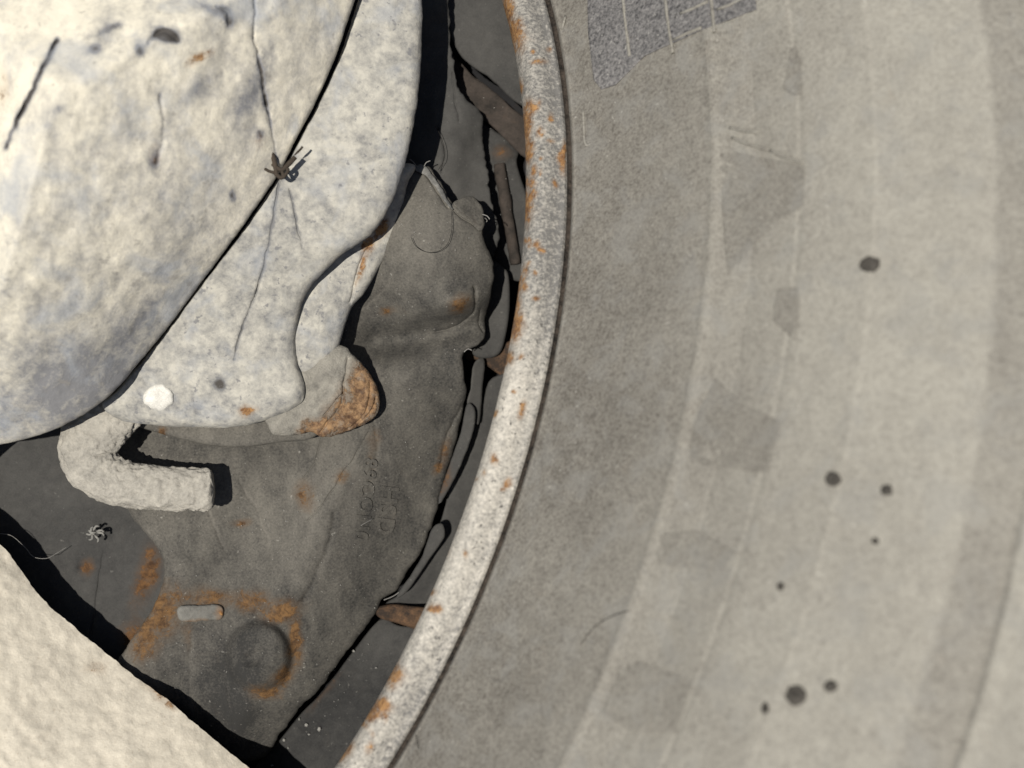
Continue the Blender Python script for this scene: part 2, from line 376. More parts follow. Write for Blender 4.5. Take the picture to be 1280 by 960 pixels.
def revolve(name, prof, mat, parent, nf=700, nc=60, disp=None, rust=(), tone=None):
    th = thetas(nf, nc); n = len(th); k = len(prof)
    r = prof[:, 0][None, :] + 0 * th[:, None]; h = prof[:, 1][None, :] + 0 * th[:, None]; T = th[:, None] + 0 * r
    if disp is not None: h = h + disp(r, T)
    V = WC + (r * np.cos(T))[..., None] * WU + (r * np.sin(T))[..., None] * WV + h[..., None] * WN
    V = V.reshape(-1, 3); F = []
    for i in range(n):
        j = (i + 1) % n
        for m in range(k - 1): F.append((i * k + m, i * k + m + 1, j * k + m + 1, j * k + m))
    px, py = project(V); vis = (px > -100) & (px < 1400) & (py > -150) & (py < 1110) & (V[:, 2] < 0.2)
    ru = np.zeros(len(V)); to = np.zeros(len(V))
    if rust: ru[vis] = spots_field(px[vis], py[vis], [(a, b, c * 1.2, d * 1.15, e, f * 1.05) for a, b, c, d, e, f in rust], 3)
    if tone is not None: to = tone(px, py, r.reshape(-1), T.reshape(-1))
    return build(name, V, F, mat, parent, ru, to)

# ------------------------------------------------------------------ tyre
tyre = thing('tyre', 900, 480, 0.02, 'large dusty grey car tyre sidewall filling the right half', 'tyre')
rs = np.unique(np.concatenate([TP[:, 0], np.arange(.1990, .3000, .0006), np.arange(.2335, .2425, .0003)]))
def tdisp(r, T):
    u, v = r * 6000, T * 0.25 * 6000
    d = 0.00025 * fbm(u, v, 60, 3, 11) + 0.00010 * fbm(u, v, 9, 3, 12)
    hatch = smooth(.2345, .2355, r) * (1 - smooth(.238, .2425, r)) * np.maximum(0, fbm(u, v, 170, 2, 61) + 0.12) * 2
    d = d + hatch * 0.00030 * np.sin(v * 0.42 + u * 0.22 + 3 * fbm(u, v, 40, 2, 62))
    st = np.exp(-((r - .2345) / .0011) ** 2)                       # stitched moulding ridge
    d = d + st * (0.00018 + 0.00028 * np.maximum(0, np.sin(v * 0.9 + 2 * fbm(u, v, 30, 2, 4))) * (0.5 + fbm(u, v, 80, 2, 8)))
    return d
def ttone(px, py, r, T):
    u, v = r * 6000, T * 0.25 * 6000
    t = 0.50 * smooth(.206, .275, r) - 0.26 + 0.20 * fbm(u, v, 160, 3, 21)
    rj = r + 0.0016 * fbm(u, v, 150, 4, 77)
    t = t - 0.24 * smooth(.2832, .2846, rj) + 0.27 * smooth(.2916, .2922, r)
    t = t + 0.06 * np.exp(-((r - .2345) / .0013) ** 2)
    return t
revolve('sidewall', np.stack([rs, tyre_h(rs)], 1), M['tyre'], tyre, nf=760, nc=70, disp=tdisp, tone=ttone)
tr = [(.313, -.050), (.313, -.150), (.308, -.175), (.29, -.19), (.25, -.19), (.205, -.17)]
revolve('tread', np.array(tr), M['tyre_dark'], tyre, nf=90, nc=60)

blk = plate('raised_block', [(733, -60), (735, 40), (742, 100), (752, 112), (770, 106), (806, 70), (872, 40), (946, 12), (940, -60)], ztyre(0.00045), M['tyre_dark'], tyre, step=4, rnd=0.0003, thick=0.0008, straight=True, noise=((7, 0.0005, 3), (40, 0.0003, 2)), under=0, seed=2)
tag(blk, 'dark rough moulded patch near the top of the sidewall')
def trib(name, pts, rad, parent, mat=M['tyre'], off=0.0004, **k):
    P = np.array(pts, float); z = tyre_at(P[:, 0], P[:, 1])[0] + off
    return tube(name, [(a, b, c) for (a, b), c in zip(P, z)], rad, mat, parent, seg=8, **k)
for pts in ([(776, -30), (781, 20), (787, 70)], [(829, -30), (834, 20), (841, 66)], [(886, -30), (890, 10), (893, 40)],
            [(842, 50), (858, 42), (877, 35)], [(850, 17), (868, 10), (885, 2)], [(896, 12), (915, 5), (930, -4)]):
    trib('rib', pts, 0.00035, blk, disp=0.0002, dscale=6)
trib('moulded_line', [(729, 138), (731, 178), (735, 181)], 0.0003, tyre, off=0.0001)
trib('moulded_line', [(707, 20), (703, 35), (699, 52), (701, 62)], 0.0003, tyre, off=0.0001)
for (x0, y0, x1, y1) in ((915, 172, 962, 188), (962, 188, 1006, 204), (912, 160, 950, 165)):
    trib('moulded_line', [(x0, y0), ((x0 + x1) / 2, (y0 + y1) / 2 + 1), (x1, y1)], 0.00035, tyre, off=0.0000, disp=0.0002)
for pts, sd in (([(899, 186), (945, 196), (1006, 206), (1006, 258), (978, 274), (945, 305), (922, 335), (908, 345), (905, 300)], 1),
                ([(988, 62), (995, 58), (1003, 80), (1004, 118), (992, 120), (978, 110)], 2),
                ([(972, 362), (1001, 358), (1000, 395), (995, 428), (985, 418), (966, 400)], 3),
                ([(893, 470), (925, 500), (978, 529), (968, 565), (962, 592), (915, 588), (862, 580), (866, 530)], 4),
                ([(818, 668), (870, 662), (922, 690), (905, 716), (850, 712), (806, 704)], 5),
                ([(772, 838), (800, 826), (868, 852), (846, 920), (790, 915), (752, 890)], 6)):
    plate('rubbed_patch', pts, ztyre(0.00012), M['tyre'], tyre, straight=True, step=5, rnd=0.0002, thick=0.0006, rough=1.8, noise=((30, 0.00015, 3),), tone=[(sum(p[0] for p in pts) / len(pts), sum(p[1] for p in pts) / len(pts), 300, 300, 0, -0.12 + 0.06 * (sd > 4))], under=0, seed=sd)
for (x, y, rx, ry) in ((1087, 331, 13, 11), (1041, 599, 9, 9), (1108, 612, 8, 7), (1094, 676, 4.5, 4.5), (976, 733, 4.5, 5), (995, 869, 13, 13), (1038, 858, 8, 7.5), (957, 886, 4.5, 7)):
    pts = [(x + rx * (1 + random.uniform(-.10, .10)) * math.cos(a), y + ry * (1 + random.uniform(-.10, .10)) * math.sin(a)) for a in np.linspace(0, 6.283, 19)[:-1]]
    plate('oil_spot', pts, lambda px, py, d: tyre_at(px, py)[0] + 0.0003 + 0.00003 * d, M['oil'], tyre, step=2.5, rnd=0.0002, thick=0.0004, under=0, fine=1.2, rough=2.2, seed=int(x))

# ------------------------------------------------------------------ steel wheel rim
rim = thing('wheel_rim', 600, 600, 0.0, 'curved galvanised steel wheel rim edge with orange rust spots', 'wheel rim')
RP = np.array([[.1850, -.060], [.1862, -.020], [.1872, -.0075], [.1878, -.0040], [.1884, -.0020], [.1891, -.0006], [.1901, .0008], [.1915, .0020], [.1931, .0026], [.1946, .0022], [.1958, .0011], [.1967, -.0001], [.19745, -.0008], [.1977, -.0008], [.1981, -.0011], [.1983, -.0018]])
t = np.linspace(0, 1, len(RP)); tt = np.linspace(0, 1, 46)
RPd = np.stack([np.interp(tt, t, RP[:, 0]), np.interp(tt, t, RP[:, 1])], 1)
def rdisp(r, T):
    u, v = r * 6000, T * 0.195 * 6000
    return 0.00022 * fbm(u, v, 60, 3, 31) + 0.00012 * fbm(u, v, 8, 3, 33)
rimrust = [(634, 15, 9, 22, -12, 1.0), (645, 45, 10, 18, -12, 1.0), (650, 105, 4, 9, 0, .8), (658, 155, 6, 22, 0, .9), (660, 185, 7, 14, 0, 1.0), (657, 258, 9, 18, 0, 1.05), (663, 232, 8, 8, 0, .7),
           (644, 370, 6, 24, 10, 1.0), (642, 405, 10, 20, 10, 1.1), (640, 418, 9, 12, 10, .9), (638, 447, 7, 8, 0, .85), (652, 512, 4, 9, 20, .9), (632, 604, 5, 6, 20, 1.0), (627, 612, 4, 4, 0, .7), (538, 738, 5, 5, 0, .7), (541, 760, 8, 5, 0, .9),
           (492, 848, 12, 12, 30, 1.0), (476, 880, 12, 9, 30, 1.0), (466, 892, 9, 9, 30, 1.0), (486, 835, 10, 12, 30, .8), (432, 940, 7, 14, 30, .9), (674, 75, 9, 4, 0, .75), (703, 195, 4, 18, 0, .9), (560, 688, 5, 9, 20, .5)]
LY = np.arange(0, 961, 60.); LX = np.array([628, 642, 650, 653, 653, 649, 644, 632, 620, 606, 585, 565, 541, 514, 483, 450, 411.])
for k in range(70):
    yy = random.uniform(0, 960) if k % 2 else random.uniform(0, 450)
    q = random.uniform(2, 4.5); rimrust.append((np.interp(yy, LY, LX) + abs(random.gauss(0, 16)) + 3, yy, q, q * random.uniform(.8, 2.2), random.uniform(-20, 20), random.uniform(.55, .95)))
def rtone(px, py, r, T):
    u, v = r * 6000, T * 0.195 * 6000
    return 0.25 * fbm(u, v, 140, 2, 41) - 0.16 * smooth(.1950, .1972, r) - 0.24 * (1 - smooth(280, 470, py)) + 0.16 * smooth(420, 520, py) * (1 - smooth(680, 860, py))  # dim top and bright lower band: sun shading put into the colour
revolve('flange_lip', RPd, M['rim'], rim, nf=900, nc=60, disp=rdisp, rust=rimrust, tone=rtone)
revolve('lip_edge', np.array([(.1983, -.0018), (.1984, -.0022), (.1988, -.0026), (.1994, -.0027), (.2000, -.0026), (.2008, -.0030), (.2008, -.012)]), M['gap'], rim, nf=400, nc=60, disp=lambda r, T: 0.0002 * fbm(r * 6000, T * 1170, 12, 3, 5))

# ------------------------------------------------------------------ dark carrier and sheet metal inside the wheel
car = thing('suspension_carrier', 380, 650, -0.05, 'dark grimy steel suspension casting with rust rings behind the rim', 'carrier')
plate('backing_floor', [(-220, -160), (620, -160), (690, 0), (705, 200), (690, 420), (630, 640), (540, 820), (440, 1000), (380, 1120), (-220, 1120)], -0.060, M['floor'], car, step=30, rnd=0, thick=0.004, straight=True)

def zcar(px, py, d):
    z = -0.0350 + 0 * px
    # the casting folds down towards the rim and at its lower end
    sd = (px - 455) * 0.92 + (py - 600) * 0.38
    low = smooth(460, 540, py)
    z = z - low * (0.010 * smooth(-10, 110, sd)) + 0.0022 * low * np.exp(-((sd + 30) / 24) ** 2)
    z = z - 0.0016 * low * np.exp(-((sd + 110) / 30) ** 2) + 0.0016 * low * np.exp(-((sd + 190) / 45) ** 2)
    z = z - 0.008 * smooth(850, 960, py)
    # upper lobe: a swollen bulge with a knuckle at its lower right and a deep fold under it
    lobe = np.exp(-(((px - 530) / 92) ** 2 + ((py - 305) / 92) ** 2) ** 1.3); z = z + 0.0110 * lobe
    z = z + 0.0050 * np.exp(-(((px - 572 + 0.5 * (py - 380)) / 34) ** 2 + ((py - 378) / 20) ** 2))
    z = z - 0.0050 * np.exp(-((py - 424 + 0.20 * (px - 500)) / 20) ** 2) * smooth(425, 470, px)
    z = z - 0.0030 * np.exp(-(((px - 470) / 30) ** 2 + ((py - 400) / 40) ** 2))
    z = z + 0.0035 * np.exp(-(((px - 505) / 40) ** 2 + ((py - 470) / 26) ** 2))
    return z
carrier_out = [(500, 203), (516, 209), (524, 206), (536, 210), (545, 222), (556, 238), (566, 254), (580, 247), (594, 249), (602, 262), (603, 285), (606, 305), (613, 322), (616, 345), (612, 372), (607, 396), (604, 424), (590, 436), (580, 442), (581, 470), (583, 494),
               (573, 540), (558, 590), (548, 635), (538, 662), (524, 692), (508, 716), (496, 738), (478, 748), (468, 768), (430, 820), (402, 858), (376, 884), (352, 915), (322, 950), (250, 940), (190, 885), (148, 835), (156, 812), (184, 770), (201, 735), (206, 705), (196, 682), (180, 664), (162, 640),
               (120, 560), (180, 470), (330, 400), (430, 300), (480, 215)]
crust = [(382, 620, 12, 18, -30, .75), (428, 597, 9, 9, 0, .6), (302, 651, 12, 6, -10, .8), (205, 765, 26, 34, 20, .95), (180, 800, 22, 24, 0, 1.0), (262, 748, 50, 14, 0, .7), (350, 762, 24, 15, 0, .95), (312, 752, 28, 14, 0, .75), (368, 800, 9, 40, 0, .95), (356, 845, 20, 10, -45, .95), (332, 864, 20, 9, 0, .95), (235, 790, 8, 30, 0, .4),
         (575, 382, 16, 11, -20, .85), (485, 387, 10, 5, 0, .7), (555, 565, 8, 26, 20, .55), (546, 585, 6, 10, 20, .8), (465, 560, 8, 30, 8, .45), (598, 262, 7, 12, 0, .4)]
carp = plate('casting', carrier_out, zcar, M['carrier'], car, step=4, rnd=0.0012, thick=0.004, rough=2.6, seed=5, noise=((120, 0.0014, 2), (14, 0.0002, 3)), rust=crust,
      bumps=[(323, 820, 40, 42, 0, 0.0034, 6), (318, 822, 15, 8, -30, -0.0016), (328, 838, 18, 5, 10, 0.0008), (325, 820, 54, 56, 0, -0.0010, 4)],
      tone=[(330, 640, 130, 90, 0, .22), (540, 280, 80, 65, 0, .42), (480, 420, 100, 36, 0, -.22), (400, 600, 20, 90, 20, .12), (572, 378, 26, 14, -20, .3), (300, 830, 60, 60, 0, -.28), (300, 910, 160, 60, 20, -.3), (560, 400, 40, 20, 0, .15), (470, 700, 40, 120, 20, -.22), (340, 690, 60, 50, 0, .1)],  # lobe and knuckle paler, fold darker: relief shading put into the tone
      grooves=[([(250, 600), (262, 640), (282, 690)], 3, 0.0003, .16), ([(300, 600), (330, 660), (345, 720)], 3, 0.0003, .14), ([(440, 470), (470, 540), (462, 610)], 4, 0.0004, .16), ([(420, 640), (405, 700), (380, 750)], 5, 0.0006, -.2), ([(240, 800), (238, 850), (245, 900)], 3, 0.0003, .16), ([(285, 860), (290, 900), (300, 930)], 3, 0.0003, .14), ([(500, 320), (480, 360), (455, 385)], 3, 0.0003, .14), ([(592, 358), (593, 380), (588, 394), (576, 404), (560, 411), (545, 414)], 2.2, 0.0013), ([(566, 254), (566, 262), (600, 288)], 1.6, 0.0010), ([(527, 210), (545, 240), (560, 260)], 2.0, 0.0009), ([(534, 214), (552, 240), (564, 258)], 2.0, 0.0008), ([(600, 388), (599, 405), (605, 415)], 1.6, 0.0010), ([(460, 540), (440, 575), (410, 620), (385, 650)], 1.6, 0.0005), ([(402, 545), (392, 580), (378, 600)], 1.5, 0.0004), ([(578, 506), (560, 545), (550, 585)], 3, 0.0008)])
def carz(px, py):
    px = np.asarray(px, float); py = np.asarray(py, float)
    return zcar(px, py, None) + 0.0014 * fbm(px, py, 120, 2, 125) + 0.0002 * fbm(px, py, 14, 3, 19)
def zoncar(off): return lambda px, py, d: carz(px, py) + off
peg = plate('peg', [(226, 758), (250, 756), (274, 757), (279, 766), (273, 775), (250, 777), (227, 776), (222, 767)], zoncar(0.0013), M['peg'], carp, step=2.5, rnd=0.0008, thick=0.003, rough=2.2, noise=((10, 0.0006, 3),), under=0.05, rust=[(276, 768, 8, 12, 0, .7), (240, 778, 30, 4, 0, .6)], tone=[(268, 766, 14, 12, 0, -.3)])
for pts in ([(519, 211), (530, 207), (545, 224), (560, 248), (567, 262), (560, 258), (546, 238), (532, 220)], [(566, 254), (580, 246), (594, 248), (603, 262), (604, 280), (598, 287), (584, 272), (572, 262)]):
    tp = plate('torn_edge', pts, zoncar(0.0009), M['lint'] if pts[0][0] == 519 else M['carrier'], carp, step=3, rnd=0.0004, thick=0.0015, rough=3.0, noise=((9, 0.0008, 3),), tone=[(560, 240, 300, 300, 0, -.25 if pts[0][0] == 519 else .15)], seed=44)
# embossed casting marks, read from top to bottom
def emboss(txt, px, py, ang, size_px):
    cu = bpy.data.curves.new('t', 'FONT'); cu.body = txt; cu.size = 1; cu.space_character = 1.15
    tob = bpy.data.objects.new('t', cu); S.collection.objects.link(tob)
    cu.resolution_u = 3; cu.extrude = 0.5; cu.bevel_depth = 0.03
    dg = bpy.context.evaluated_depsgraph_get(); me = bpy.data.meshes.new_from_object(tob.evaluated_get(dg))
    V = np.array([v.co[:] for v in me.vertices]); F = [tuple(p.vertices) for p in me.polygons]
    bpy.data.objects.remove(tob); bpy.data.curves.remove(cu); bpy.data.meshes.remove(me)
    c, s = math.cos(math.radians(ang)), math.sin(math.radians(ang))
    X = px + size_px * (V[:, 0] * c + V[:, 1] * s); Y = py + size_px * (V[:, 0] * s - V[:, 1] * c)
    z = carz(X, Y) + np.where(V[:, 2] > 0, 0.00040, -0.0012); x, y = unproject(X, Y, z)
    return build('embossed_mark', np.stack([x, y, z], 1), F, M['carrier'], carp, smooth_all=False)
emboss('HSD', 478, 606, 97, 30)
emboss('89CON0', 455, 572, 97, 25)

sh = thing('dark_panel', 80, 680, -0.048, 'flat dark grey metal panel left of the casting under the bent rod', 'panel')
plate('panel_sheet', [(-120, 520), (160, 520), (240, 640), (240, 800), (230, 940), (120, 940), (-120, 800)], -0.0425, M['sheet'], sh, step=8, rnd=0.0006, noise=((90, 0.0012, 2),), thick=0.003,
      rust=[(108, 706, 9, 11, 10, .95), (185, 720, 14, 40, 20, .9), (190, 700, 10, 20, 10, .8), (165, 800, 16, 24, 0, .8)], tone=[(98, 706, 5, 8, 0, -.6), (60, 600, 80, 30, 0, .1)], grooves=[([(130, 690), (122, 740), (112, 800)], 2, 0.0006)], seed=8)

up = thing('torn_shield', 560, 150, -0.05, 'torn dark sheet metal shield between the housing and upper rim', 'shield')
plate('crumpled_sheet', [(470, -60), (556, -60), (562, 20), (566, 78), (573, 108), (586, 128), (601, 140), (602, 165), (607, 200), (613, 240), (618, 268), (624, 292), (618, 322), (606, 318), (590, 300), (560, 275), (500, 260), (470, 200)], lambda px, py, d: -0.0385 - 0.004 * smooth(560, 620, px) + 0.001 * np.sin(px * 0.05 + py * 0.03), M['sheet'], up, step=5, rnd=0.0006, thick=0.002, rough=4.5, noise=((60, 0.0030, 3), (14, 0.0006, 3)), tone=[(560, 190, 60, 90, 0, .35)], grooves=[([(546, 160), (552, 175), (556, 195), (552, 215)], 1.4, 0.0008), ([(566, 90), (568, 120), (574, 150)], 1.5, 0.0008)], seed=9)
plate('upper_sheet', [(540, -70), (680, -70), (690, 60), (690, 160), (655, 134), (636, 120), (612, 97), (592, 84), (574, 66), (560, 30)], lambda px, py, d: -0.044 - 0.0003 * (px - 560) * 0.04, M['sheet'], up, step=7, rnd=0.0008, thick=0.003, rough=1.2, tone=[(610, 40, 50, 50, 0, .15)], noise=((80, 0.001, 2),), seed=10)
plate('brown_strip', [(560, 66), (575, 78), (592, 96), (612, 110), (640, 135), (680, 168), (680, 205), (655, 196), (632, 174), (608, 152), (590, 146), (572, 120)], -0.0485, M['brown'], up, step=6, rnd=0.0006, thick=0.002, rough=1.2, noise=((40, 0.001, 2),), seed=11)
wedge = plate('wedge_bracket', [(596, 150), (622, 166), (640, 178), (648, 190), (646, 203), (652, 225), (668, 270), (690, 340), (660, 352), (626, 346), (612, 330), (604, 260), (600, 190)], -0.0505, M['sheet'], up, step=5, rnd=0.0008, thick=0.002, noise=((50, 0.0012, 2),), rust=[(628, 192, 12, 9, 0, .55)], bumps=[(628, 192, 15, 12, 0, 0.0018)], tone=[(620, 170, 30, 20, 30, -.1)], seed=12)
tube('rib', [(624, 205, -0.0495), (633, 260, -0.0495), (645, 330, -0.0495)], 0.0014, M['brown'], wedge, seg=14, disp=0.0007, dscale=14)
lo = thing('rounded_plate', 620, 400, -0.05, 'small rounded dark plate squeezed between casting and rusty rim edge', 'plate')
plate('plate_sheet', [(604, 322), (618, 326), (629, 334), (636, 346), (637, 385), (632, 420), (624, 442), (606, 448), (590, 440), (596, 400)], -0.0440, M['sheet'], lo, step=5, rnd=0.001, thick=0.003, noise=((40, 0.0008, 2),), tone=[(625, 390, 20, 60, 0, .25)], seed=13)
rb = thing('rusty_strap', 615, 440, -0.053, 'rusty brown strap crossing behind the middle of the rim', 'strap')
plate('strap_bar', [(578, 436), (600, 432), (625, 430), (670, 420), (680, 470), (640, 476), (600, 452), (584, 450)], -0.0475, M['rustbar'], rb, step=5, rnd=0.001, thick=0.003, noise=((20, 0.0008, 3),), tone=[(620, 450, 60, 20, 0, -.3)], seed=14)
rb2 = thing('rusty_crossbar', 495, 768, -0.053, 'short rusty crossbar between casting and lower rim edge', 'crossbar')
plate('crossbar_body', [(470, 760), (490, 755), (510, 757), (550, 764), (560, 790), (530, 790), (500, 780), (474, 772)], -0.0445, M['rustbar'], rb2, step=4, rnd=0.0012, thick=0.003, noise=((18, 0.0008, 3),), tone=[(480, 765, 14, 14, 0, -.35)], seed=15)
lp = thing('lower_panel', 450, 880, -0.052, 'smooth black panel with pale grit under the lower rim', 'panel')
plate('panel_sheet', [(476, 774), (500, 782), (560, 792), (560, 860), (500, 1010), (300, 1010), (318, 962), (352, 922), (378, 890), (404, 864), (440, 816)], lambda px, py, d: -0.0480 + 0 * px, M['sheet'], lp, step=7, rnd=0.0006, thick=0.003, noise=((90, 0.0008, 2),), tone=[(440, 880, 200, 200, 0, -.30), (470, 800, 40, 26, 0, .2)], rust=[(400, 870, 6, 30, 35, .35)], seed=16)
sl = thing('side_sheet', 545, 650, -0.052, 'long narrow dark sheet between casting and rim middle', 'sheet')
plate('sheet_body', [(620, 470), (690, 470), (640, 600), (590, 720), (560, 760), (520, 760), (482, 756), (500, 742), (514, 722), (530, 694), (546, 664), (554, 640), (566, 594), (582, 548), (592, 525), (604, 500)], lambda px, py, d: -0.0470 - 0.004 * smooth(0, 70, (px - 560) * .9 + (py - 600) * .4), M['sheet'], sl, step=5, rnd=0.0006, thick=0.002, rough=0.8, tone=[(560, 640, 40, 60, 20, .15)], seed=17)
plate('folded_edge', [(540, 662), (552, 655), (556, 668), (550, 680), (528, 712), (510, 738), (496, 748), (500, 738), (514, 718), (528, 694)], -0.0415, M['sheet'], sl, step=4, rnd=0.0006, thick=0.0015, rough=1.0, tone=[(540, 690, 90, 90, 0, .2)], seed=18)
tb = thing('bent_tab', 592, 490, -0.05, 'small bent grey tab standing beside the casting near rim middle', 'tab')
plate('tab_face', [(592, 456), (600, 448), (606, 452), (603, 490), (600, 522), (596, 530), (590, 512), (584, 504), (588, 480)], lambda px, py, d: -0.0425 - 0.0002 * (px - 590) * 0.6, M['sheet'], tb, step=3, rnd=0.0005, thick=0.002, rough=1.0, tone=[(595, 490, 60, 60, 0, .35)], seed=19)
plate('tab_lip', [(584, 505), (594, 514), (590, 545), (572, 590), (552, 628), (548, 622), (562, 580), (576, 540)], -0.0405, M['sheet'], tb, step=3, rnd=0.0005, thick=0.002, rough=1.0, rust=[(556, 600, 8, 24, 20, .5)], tone=[(570, 570, 90, 90, 0, .25)], seed=20)

# ------------------------------------------------------------------ dusty hub housing, upper left
hub = thing('hub_housing', 250, 250, -0.03, 'big rounded hub housing caked in pale dust, upper left', 'housing')
SEAM = [(452, -30), (440, 10), (418, 75), (396, 124), (375, 165), (349, 215), (318, 262), (285, 308), (250, 355), (215, 402), (178, 448), (145, 487), (108, 516)]
OUTER = [(515, -120), (526, -60), (528, 0), (527, 60), (523, 120), (514, 170), (503, 215), (489, 255), (470, 286), (448, 305), (428, 318), (408, 338), (390, 356), (380, 374), (373, 398), (369, 425), (372, 455), (380, 482), (376, 503), (345, 521), (300, 533), (240, 534), (180, 530), (148, 524)]
def zflange(px, py, d):
    do = dist(px, py, spline(OUTER, 8, False), False)
    z = -0.0145 + 0.0085 * (1 - np.exp(-do / 140.0)) - 0.0012 * np.exp(-(do / 6.0) ** 1.3)
    return z - 0.0065 * smooth(270, 440, py + 0.1 * px - 40)
inner = [(470, -120), (456, -30), (444, 11), (422, 76.5), (400, 125.5), (378.5, 166.8), (351.8, 216.6), (320.6, 264), (287.4, 310), (252, 356.8), (216.5, 403.8), (179.2, 449.4), (146.2, 488.6), (128, 506)]
plate('flange_disc', OUTER + inner[::-1], zflange, M['flange'], hub, step=4.5, rnd=0.0009, thick=0.005, rough=1.1, noise=((90, 0.0010, 3), (16, 0.00035, 3)), seed=21,
      grooves=[([(350, 225), (338, 290), (322, 360), (300, 420), (292, 450)], 2.0, 0.0006, -.6), ([(362, 235), (376, 300), (378, 310)], 2.0, 0.0005, -.4), ([(450, 330), (440, 345)], 1, 0.0001)], tone=[(440, 120, 60, 120, 0, .10), (330, 420, 60, 50, 0, -.12), (300, 330, 60, 60, 0, -.10), (275, 482, 8, 8, 0, -1.5), (250, 512, 90, 16, 0, -.35)], rust=[(310, 514, 12, 7, -10, 1.0)])
def zskirt(px, py, d): return -0.0262 + 0.0045 * (1 - np.exp(-d / 30.0))
plate('skirt', [(515, 205), (509, 232), (500, 275), (490, 305), (474, 335), (456, 366), (441, 382), (432, 404), (424, 432), (412, 458), (398, 482), (376, 503), (345, 521), (300, 533), (240, 534), (180, 530), (148, 524), (90, 470), (180, 400), (330, 300), (440, 220)], zskirt, M['flange'], hub, step=5, rnd=0.0015, thick=0.004, rough=0.9, noise=((60, 0.0010, 3), (14, 0.0003, 3)), seed=22,
      rust=[(476, 288, 8, 18, 25, 1.1), (463, 305, 7, 16, 25, 1.1), (452, 335, 4, 26, 15, .9), (310, 514, 12, 7, -10, .9), (205, 541, 6, 6, 0, .9)], grooves=[([(470, 300), (455, 318), (446, 345), (438, 378)], 2.4, 0.0007)],
      tone=[(430, 400, 70, 90, 20, -.14)])
def zdome(px, py, d): return -0.0070 + 0.062 * (1 - np.exp(-d / 420.0)) - (0.0065 * smooth(250, 470, py) * np.exp(-d / 170.0) if py is not None else 0)
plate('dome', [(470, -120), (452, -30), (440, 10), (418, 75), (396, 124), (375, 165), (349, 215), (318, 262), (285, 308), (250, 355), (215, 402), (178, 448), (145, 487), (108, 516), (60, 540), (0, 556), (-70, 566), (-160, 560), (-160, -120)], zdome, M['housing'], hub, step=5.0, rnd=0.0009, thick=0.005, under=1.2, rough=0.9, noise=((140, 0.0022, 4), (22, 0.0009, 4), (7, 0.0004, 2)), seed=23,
      grooves=[([(72, 50), (56, 85), (40, 115), (24, 145), (8, 185)], 3.6, 0.0012, -1.5), ([(320, -10), (318, 40), (326, 90), (332, 130)], 2.8, 0.0006, -1.0), ([(332, 120), (338, 160), (348, 200)], 2.2, 0.0005, -.7), ([(200, 120), (205, 170), (194, 205)], 4, 0.0004, -.5), ([(110, 46), (132, 38), (150, 30)], 5, 0.0006, -.6), ([(185, 55), (205, 40), (222, 52)], 4, 0.0006, -1.0), ([(270, 8), (285, 14), (287, 32)], 3.5, 0.0006, -1.0)],
      rust=[(247, 72, 17, 7, -30, .8), (2, 110, 14, 30, 0, .4), (322, 175, 10, 14, 0, .35), (195, 190, 8, 20, 0, .35)], tone=[(60, 500, 160, 60, -20, -.45), (150, 420, 120, 50, -40, -.3), (60, 50, 130, 90, 0, .35), (208, 42, 16, 7, 25, -2.2), (284, 20, 12, 7, 60, -1.8), (175, 60, 7, 9, 0, -1.5), (118, 60, 8, 8, 0, -1.2), (262, 10, 14, 5, 20, -1.0), (190, 203, 6, 12, 0, -1.0), (130, 40, 16, 22, 40, -.7), (75, 138, 6, 6, 0, -.8), (292, 246, 4, 6, 0, -1.4), (325, 168, 5, 7, 0, -1.2), (250, 110, 30, 14, -40, -.5), (310, 130, 16, 60, 10, -.4)])  # pale top-left tone paints in the blown-out sun highlight
us = thing('underside_plate', 280, 545, -0.034, 'grey curved plate edge showing below the dusty housing', 'plate')
plate('plate_sheet', [(120, 520), (170, 533), (215, 546), (262, 557), (305, 559), (350, 553), (395, 545), (430, 500), (430, 440), (300, 440), (160, 460)], -0.0285, M['carrier'], us, step=5, rnd=0.0012, thick=0.003, noise=((40, 0.0008, 3),), rust=[(206, 540, 6, 6, 0, .9)], tone=[(290, 540, 300, 60, 0, .35)], seed=24)
rt = thing('rusty_lug', 435, 500, -0.034, 'flaking brown rusted lug poking out under the housing skirt', 'lug')
plate('lug_body', [(428, 432), (440, 442), (455, 458), (466, 474), (473, 492), (474, 508), (468, 522), (452, 532), (428, 542), (404, 547), (388, 541), (340, 540), (330, 480), (380, 430)], lambda px, py, d: -0.0258 + 0.0016 * (1 - np.exp(-d / 16.)) - 0.00004 * (px - 400), M['rusty'], rt, step=3, rnd=0.0009, thick=0.004, rough=2.4, noise=((30, 0.0012, 3), (8, 0.0005, 3)), seed=25,
      grooves=[([(434, 448), (431, 470), (428, 500), (416, 522), (400, 540)], 2.5, 0.0009), ([(462, 478), (462, 500), (452, 522), (436, 536)], 2.0, 0.0009), ([(430, 492), (420, 500), (405, 520)], 1.8, 0.0007), ([(470, 496), (464, 514), (450, 528)], 1.8, 0.0007)], tone=[(405, 470, 26, 40, 20, .1)], rust=[(456, 495, 20, 40, 0, 1.3), (440, 520, 30, 22, -20, 1.3), (400, 536, 26, 14, -20, 1.2), (425, 500, 10, 30, 15, .7)])

